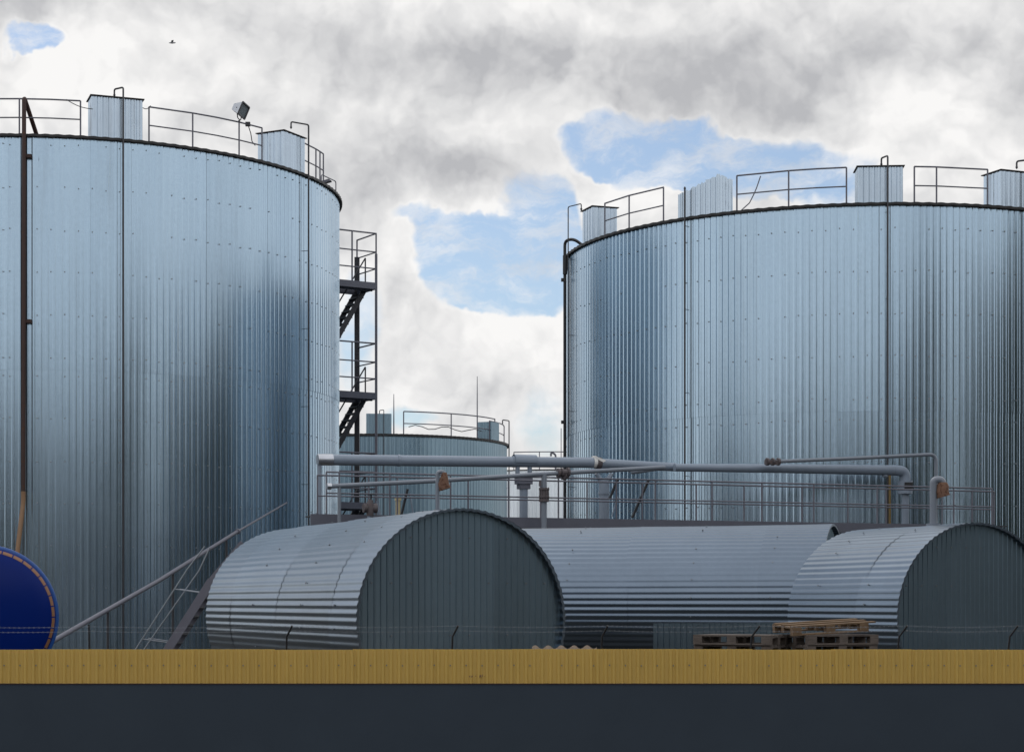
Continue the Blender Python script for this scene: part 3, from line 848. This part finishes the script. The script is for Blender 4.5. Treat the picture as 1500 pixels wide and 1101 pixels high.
# ------------------------------------------------------------------ base wall and fence
FY = 24.0; ZT = zat(950.5, FY); ZB = zat(1000.5, FY)
b = MB(); b.abox(-26, 26, FY - .10, FY + .12, 0, ZB); ow = b.build('base_wall', M['wall'], origin=(0, FY, 0))
tag(ow, 'plain dark slate painted wall below the yellow fence', 'wall')
fr = thing('fence', 'low ochre yellow ribbed metal fence standing on the dark slate wall', 'fence', (0, FY, ZB))
b = MB(); rn = random.Random(4); x = -25.
pw = 1.0
while x < 25.:
    att = rn.random(); z1 = ZT + rn.uniform(-.005, .005); tl_ = rn.uniform(-.003, .003)
    corr_strip(b, Vector((x, FY + tl_, 0)), Vector((1, 0, 0)), Vector((0, -1, 0)), pw + .02, lambda q: ZB + .003, lambda q: z1, .1, .022, att=att)
    for i in range(0, 10, 2):
        if rn.random() < .08: continue
        c = Vector((x + (i + .25) * .1, FY + tl_ + .001, zat(974, FY) + rn.uniform(-.004, .004))); b.tube([c, c - Vector((0, .012, 0))], .009, 6, 1, False)
    x += pw
b.build('panel', [M['fence'], M['screw']], fr)
b = MB(); b.abox(-25, 25, FY + .022, FY + .06, ZT - .10, ZT - .05); b.abox(-25, 25, FY + .022, FY + .06, ZB + .08, ZB + .12); b.build('rail', M['darksteel'], fr)
b = MB(); b.abox(-25, 25, FY - .108, FY + .015, ZB - .006, ZB + .0025); b.build('flashing', M['rustdark'], fr)
tops = []
for px in (-110, 130, 419, 662, 881, 1100, 1316, 1478, 1690):
    p = P(px, 955, FY); p.y = FY + .05
    if px == 130: pts = [p, P(130, 914, FY + .05)]
    else: pts = [p, P(px + 1, 932, FY + .05), P(px + 13 - (4 if px < 900 else 0), 916, FY - .02)]
    b = MB(); b.tube(pts, .013, 7); b.build('wire_bracket', M['black'], fr); tops.append(pts)
for f in (.02, .45):
    b = MB()
    pts = []
    for i, tp in enumerate(tops):
        e = tp[-1] * (1 - f) + tp[-2] * f if len(tp) > 2 else Vector((tp[1].x, FY, P(0, 917 + f * 16, FY).z))
        pts.append(e)
    full = []
    for i in range(len(pts) - 1):
        for k in range(16):
            u = k / 16; full.append(pts[i].lerp(pts[i + 1], u) - Vector((0, 0, .018 * math.sin(PI * u))))
    full.append(pts[-1]); b.tube(full, .0012, 4, caps=False)
    for i in range(0, len(full) - 1):
        for u in (.0, .5):
            q = full[i].lerp(full[i + 1], u)
            for dx_, dz_ in ((.012, .012), (.012, -.012)): b.tube([q - Vector((dx_, 0, dz_)), q + Vector((dx_, 0, dz_))], 0.0009, 3, caps=False)
    b.build('barbed_wire', M['wire'], fr)
# small smudged marks low on the fence
for px, py, w, h in ((688, 990, 1.6, 2.2), (691.5, 990, 1.8, 2.6), (697, 989.5, 1., 1.4), (703.5, 989.5, 2.2, 3.), (706.6, 989, 1.2, 3.2), (710, 990, .8, 1.2)):
    b = MB(); c = P(px, py, FY - .0235); s_ = FY / F * .55
    b.box(c, (w * s_, 0, .25 * h * s_), (0, .0012, 0), (.2 * w * s_, 0, h * s_))
    b.build('dark_mark', M['tan'], fr)
# wavy fibre sheet propped against the back of the fence
b = MB(); rows = [[], []]
for i in range(121):
    x = P(777, HZ, 24.3).x + (P(872, HZ, 24.3).x - P(777, HZ, 24.3).x) * i / 120
    w = .022 * math.sin(2 * PI * i / 24)
    rows[0].append(Vector((x, 24.95, 0.0 ))); rows[1].append(Vector((x + .02, 24.28 + .02 * math.cos(2 * PI * i / 24), ZT + .022 + w)))
back = [[p + Vector((0, .012, 0)) for p in r] for r in rows]
b.grid(rows, smooth=True); b.grid(back[::-1], smooth=True); b.grid([rows[1], back[1]])
tag(b.build('roofing_sheet', M['sheet'], origin=(P(825, HZ, 24.5).x, 24.6, 0)), 'pale wavy roofing sheet whose top edge peeps over the yellow fence', 'roofing sheet')

# ------------------------------------------------------------------ pallets
def make_pallet(mat, broken=False, rn=None):
    t = thing('pallet', 'wooden pallet', 'pallet', (0, 0, 0))
    L, Wd, H = 1.2, .8, .144
    def part(name, boxes):
        b = MB()
        for x0, x1, y0, y1, z0, z1 in boxes: b.abox(x0, x1, y0, y1, z0, z1)
        return b.build(name, mat, t)
    part('deck_board', [(-L / 2, L / 2, y - .06, y + .06, .122, .144) for y in (-.34, -.17, 0, .17, .34)] if not broken else [(-L / 2, L / 2 + .12, y - .05, y + .05, .122, .144) for y in (-.34, .0, .3)])
    part('stringer_board', [(x - .07, x + .07, -Wd / 2, Wd / 2, .1, .1215) for x in (-.53, 0, .53)])
    for x in (-.53, 0, .53):
        for y in (-.35, 0, .35): part('block', [(x - .07, x + .07, y - .05, y + .05, .0225, .0995)])
    part('bottom_board', [(-L / 2, L / 2, y - .05, y + .05, 0, .022) for y in ((-.35, 0, .35) if not broken else (-.35, .35))])
    return t
def copy_thing(o, loc, rot, label, group):
    c = o.copy(); COL.objects.link(c); c.location = loc; c.rotation_euler = rot
    c['label'] = label; c['group'] = group
    for ch in o.children:
        k = ch.copy(); COL.objects.link(k); k.parent = c
    return c
proto = make_pallet(M['wood']); GA = 'pallets in the stacks behind the fence'
sa = P(1086, HZ, 28.4); sb = P(1213, HZ, 28.5)
zt = zat(929.5, 27.9); nA = int(zt / .146)
base = zt - nA * .146
b = MB()
hid_l = 'grey weathered pallet low in a stack hidden by the yellow fence'
first = True; rn = random.Random(21)
for i in range(nA):
    for st, lim in ((sa, nA), (sb, nA)):
        z = base + i * .146
        if i < nA - 2: lab = ('lower grey pallet in the left pallet stack, hidden by the yellow fence' if st is sa else 'lower grey pallet in the right pallet stack, hidden by the yellow fence')
        elif st is sa: lab = 'grey pallet topmost in the left stack behind the fence' if i == nA - 1 else 'grey pallet second from the top of the left stack behind the fence'
        else: lab = 'grey pallet right below the broken tan pallet' if i == nA - 1 else 'grey pallet second below the broken tan pallet'
        loc = (st.x + rn.uniform(-.02, .02), st.y + rn.uniform(-.03, .03), z); rot = (0, 0, R_(-26 if st is sa else 22) + rn.uniform(-.05, .05))
        if first:
            proto.location = loc; proto.rotation_euler = rot; proto['label'] = lab; proto['group'] = GA; first = False
        else: copy_thing(proto, loc, rot, lab, GA)
if base > .01:
    b = MB()
    for st in (sa, sb): pass
    for st, nm in ((sa, 'left'), (sb, 'right')):
        b = MB(); b.box((st.x, st.y, base / 2), (.45, 0, 0), (0, .45, 0), (0, 0, base / 2 - .001)); tag(b.build('timber_bearer', M['wood'], origin=(st.x, st.y, 0)), 'low timber bearer under the %s pallet stack' % nm, 'bearer')
brk = make_pallet(M['woodnew'], True); brk.location = (sb.x - .12, sb.y - .02, zt + .035); brk.rotation_euler = (R_(3), R_(-3.0), R_(14))
tag(brk, 'broken tan pallet lying tilted on top of the right pallet stack', 'pallet', GA)

# ------------------------------------------------------------------ bird
def bird():
    c = P(252, 63, 95); t = thing('bird', 'tiny grey bird gliding below the clouds', 'bird', c)
    b = MB(); ax = Vector((.9, .3, .1)).normalized(); up = Vector((0, 0, 1)); sd = ax.cross(up)
    b.tube([c - ax * .16, c - ax * .1, c, c + ax * .1, c + ax * .15, c + ax * .19], [.012, .03, .045, .035, .03, .006], 8)
    for s in (-1, 1):
        p = [c + ax * .05, c + sd * s * .14 + up * .09 + ax * .06, c + sd * s * .30 + up * .04 - ax * .05, c + sd * s * .13 + up * .07 - ax * .05, c - ax * .06]
        b.add(p + [q + up * .012 for q in p], [(0, 1, 3, 4), (1, 2, 3), (5, 9, 8, 6), (6, 8, 7), (0, 5, 6, 1), (1, 6, 7, 2), (2, 7, 8, 3), (3, 8, 9, 4)])
    b.build('body', M['bird'], t)
bird()

# ------------------------------------------------------------------ sky: sky texture with clouds
SUN_EL, SUN_AZ = R_(52), R_(-38)         # azimuth from +Y towards +X: behind the tanks, to the left
def world():
    w = bpy.data.worlds.new('World'); SC.world = w; w.use_nodes = True; nt = w.node_tree
    bg = nt.nodes['Background']; bg.inputs['Strength'].default_value = .1
    sky = nt.nodes.new('ShaderNodeTexSky'); sky.sky_type = 'NISHITA'; sky.sun_disc = False
    sky.sun_elevation = SUN_EL; sky.sun_rotation = SUN_AZ; sky.air_density = 1.0; sky.dust_density = 1.0
    tc = nt.nodes.new('ShaderNodeTexCoord'); D = tc.outputs['Generated']
    def fbm(scale, detail, rough, mp=(1, 1, 1), loc=(0, 0, 0), color=False, vec=None):
        m = nt.nodes.new('ShaderNodeMapping'); m.inputs['Scale'].default_value = mp; m.inputs['Location'].default_value = loc
        nt.links.new(vec or D, m.inputs[0])
        n = nt.nodes.new('ShaderNodeTexNoise'); n.inputs['Scale'].default_value = scale; n.inputs['Detail'].default_value = detail; n.inputs['Roughness'].default_value = rough
        nt.links.new(m.outputs[0], n.inputs['Vector'])
        return n.outputs[1] if color else n.outputs[0]
    def vmath(op, a, b_):
        n = nt.nodes.new('ShaderNodeVectorMath'); n.operation = op
        for i, v in enumerate((a, b_)):
            if isinstance(v, bpy.types.NodeSocket): nt.links.new(v, n.inputs[i])
            else: n.inputs[i].default_value = v
        return n
    wc = fbm(14, 5, .6, color=True)
    wv = vmath('SCALE', vmath('SUBTRACT', wc, (.5, .5, .5)).outputs[0], (0, 0, 0)); wv.inputs['Scale'].default_value = .045
    DW = vmath('ADD', D, wv.outputs[0]).outputs[0]
    def blob(px, py, rx, ry, soft=.15):
        c = Vector(((px - 750) / F, 1, (HZ - py) / F)).normalized()
        d = vmath('SUBTRACT', DW, tuple(c)).outputs[0]
        d = vmath('MULTIPLY', d, (F / rx, 2., F / ry)).outputs[0]
        l = nt.nodes.new('ShaderNodeVectorMath'); l.operation = 'LENGTH'; nt.links.new(d, l.inputs[0])
        return maprange(nt, l.outputs['Value'], 1.5, soft, 0, 1, False)
    def total(items):
        acc = None
        for (px, py, rx, ry, wgt) in items:
            v = math_(nt, 'MULTIPLY', blob(px, py, rx, ry), wgt)
            acc = v if acc is None else math_(nt, 'ADD', acc, v)
        return acc
    def height(vec):                    # billowing cloud relief
        v1 = fbm(7, 9, .56, (1, 1, 1.6), vec=vec); v2 = fbm(24, 9, .62, (1, 1, 1.4), (3, 1, 2), vec=vec)
        vr = nt.nodes.new('ShaderNodeTexVoronoi'); vr.inputs['Scale'].default_value = 13; vr.inputs['Detail'].default_value = 3; vr.inputs['Roughness'].default_value = .6; vr.inputs['Lacunarity'].default_value = 2.3
        nt.links.new(vec, vr.inputs['Vector'])
        h = math_(nt, 'ADD', math_(nt, 'MULTIPLY', math_(nt, 'SUBTRACT', v1, .5), .95), math_(nt, 'MULTIPLY', math_(nt, 'SUBTRACT', v2, .5), .28))
        return math_(nt, 'ADD', h, math_(nt, 'MULTIPLY', math_(nt, 'SUBTRACT', .40, vr.outputs['Distance']), .55))
    h0 = height(DW); h1 = height(vmath('ADD', DW, (-.005, 0, .012)).outputs[0])
    f3 = fbm(4.2, 6, .55, (1, 1, 1.8), (7, 2, 5))
    dt = nt.nodes.new('ShaderNodeVectorMath'); dt.operation = 'DOT_PRODUCT'; nt.links.new(D, dt.inputs[0]); dt.inputs[1].default_value = Vector((0, .966, .26)).normalized()
    away = maprange(nt, dt.outputs['Value'], .93, .80, 0, 1, True)
    gap = math_(nt, 'ADD', total(BLUE), math_(nt, 'MULTIPLY', away, AWAY))
    blue = math_(nt, 'SUBTRACT', gap, math_(nt, 'MULTIPLY', h0, maprange(nt, gap, .03, .30, 0, 1, True)))
    thin = fbm(30, 8, .65, (.8, 1, 2.2), (5, 5, 1), vec=DW)            # veils of thin cloud across the gaps
    bmask = math_(nt, 'MULTIPLY', maprange(nt, blue, .24, .86, 0, 1, True), maprange(nt, thin, .40, .66, 1, .45, True))
    br = math_(nt, 'ADD', total(BRIGHT), .66)
    br = math_(nt, 'ADD', br, math_(nt, 'MULTIPLY', h0, .30))
    br = math_(nt, 'ADD', br, math_(nt, 'MULTIPLY', math_(nt, 'SUBTRACT', h0, h1), 1.15))
    br = math_(nt, 'ADD', br, math_(nt, 'MULTIPLY', math_(nt, 'SUBTRACT', f3, .5), .3))
    edge = maprange(nt, blue, -.10, .30, 0, 1, True)                 # thin bright rims beside the gaps
    br = math_(nt, 'ADD', br, math_(nt, 'MULTIPLY', edge, .16))
    brm = maprange(nt, br, -.15, 1.0, 0, 1)
    ramp = nt.nodes.new('ShaderNodeValToRGB'); nt.links.new(brm, ramp.inputs[0])
    e = ramp.color_ramp.elements
    e[0].position = 0; e[0].color = (4.9, 4.95, 5.15, 1)
    e[1].position = 1; e[1].color = (9.5, 9.4, 9.3, 1)
    x = ramp.color_ramp.elements.new(.5); x.color = (7.3, 7.3, 7.35, 1)
    skyc = mixc(nt, 1., sky.outputs[0], SKYTINT, 'MULTIPLY')
    skyc = mixc(nt, .12, skyc, (7.5, 7.8, 8.2))
    bs = math_(nt, 'ADD', 1., math_(nt, 'MULTIPLY', away, BOOST))      # clouds out of view, facing the sun, brightened to light fence and tanks
    out = mixc(nt, bmask, mixc(nt, 1., ramp.outputs[0], bs, 'MULTIPLY'), skyc)
    nt.links.new(out, bg.inputs['Color'])
SKYTINT = (.98, 1.06, 1.14); AWAY = .20; BOOST = .55
BLUE = [(50, 66, 36, 17, .8), (905, 208, 66, 29, 1.0), (990, 235, 80, 36, .9), (1110, 250, 100, 36, .7), (1230, 280, 60, 34, .55), (745, 392, 100, 52, 1.1), (795, 345, 50, 80, .8), (800, 610, 40, 50, .45), (600, 605, 40, 20, .35), (660, 340, 45, 26, .7), (612, 310, 36, 12, .4), (515, 480, 40, 90, .35), (690, 430, 60, 30, .6)]
BRIGHT = [(760, 190, 100, 45, .45), (920, 265, 85, 40, .55), (720, 315, 120, 28, .4), (590, 390, 90, 70, .4), (760, 480, 110, 60, .45), (620, 590, 120, 60, .3), (100, 110, 120, 60, .45), (250, 130, 220, 80, .2), (1350, 170, 150, 60, .45), (800, 10, 300, 30, .15),
          (900, 115, 300, 55, -.6), (1150, 140, 180, 70, -.42), (670, 245, 150, 42, -.65), (620, 80, 180, 50, -.35), (1470, 130, 60, 60, -.45), (600, 440, 70, 30, -.4), (730, 575, 90, 40, -.4), (480, 250, 80, 90, -.3), (40, 25, 80, 30, -.35), (1300, 40, 220, 40, -.25), (350, 50, 120, 40, -.15)]
world()

sl = bpy.data.lights.new('sun', 'SUN'); sl.energy = .55; sl.angle = R_(12); sl.color = (1, .96, .9)
so = bpy.data.objects.new('sun', sl); COL.objects.link(so)
sd = Vector((math.cos(SUN_EL) * math.sin(SUN_AZ), math.cos(SUN_EL) * math.cos(SUN_AZ), math.sin(SUN_EL)))
so.rotation_euler = sd.to_track_quat('Z', 'Y').to_euler()

cam = bpy.data.cameras.new('camera'); co = bpy.data.objects.new('camera', cam); COL.objects.link(co)
co.location = (0, 0, HC); co.rotation_euler = (PI / 2, 0, 0)
cam.sensor_width = 36; cam.lens = F / 1500 * 36; cam.shift_x = 0; cam.shift_y = (HZ - 550.5) / 1500
cam.clip_start = .1; cam.clip_end = 6000
SC.camera = co
SC.view_settings.view_transform = 'Standard'; SC.view_settings.look = 'None'; SC.view_settings.exposure = 0; SC.view_settings.gamma = 1
SC.render.engine = 'CYCLES'; SC.cycles.max_bounces = 6; SC.cycles.use_denoising = True
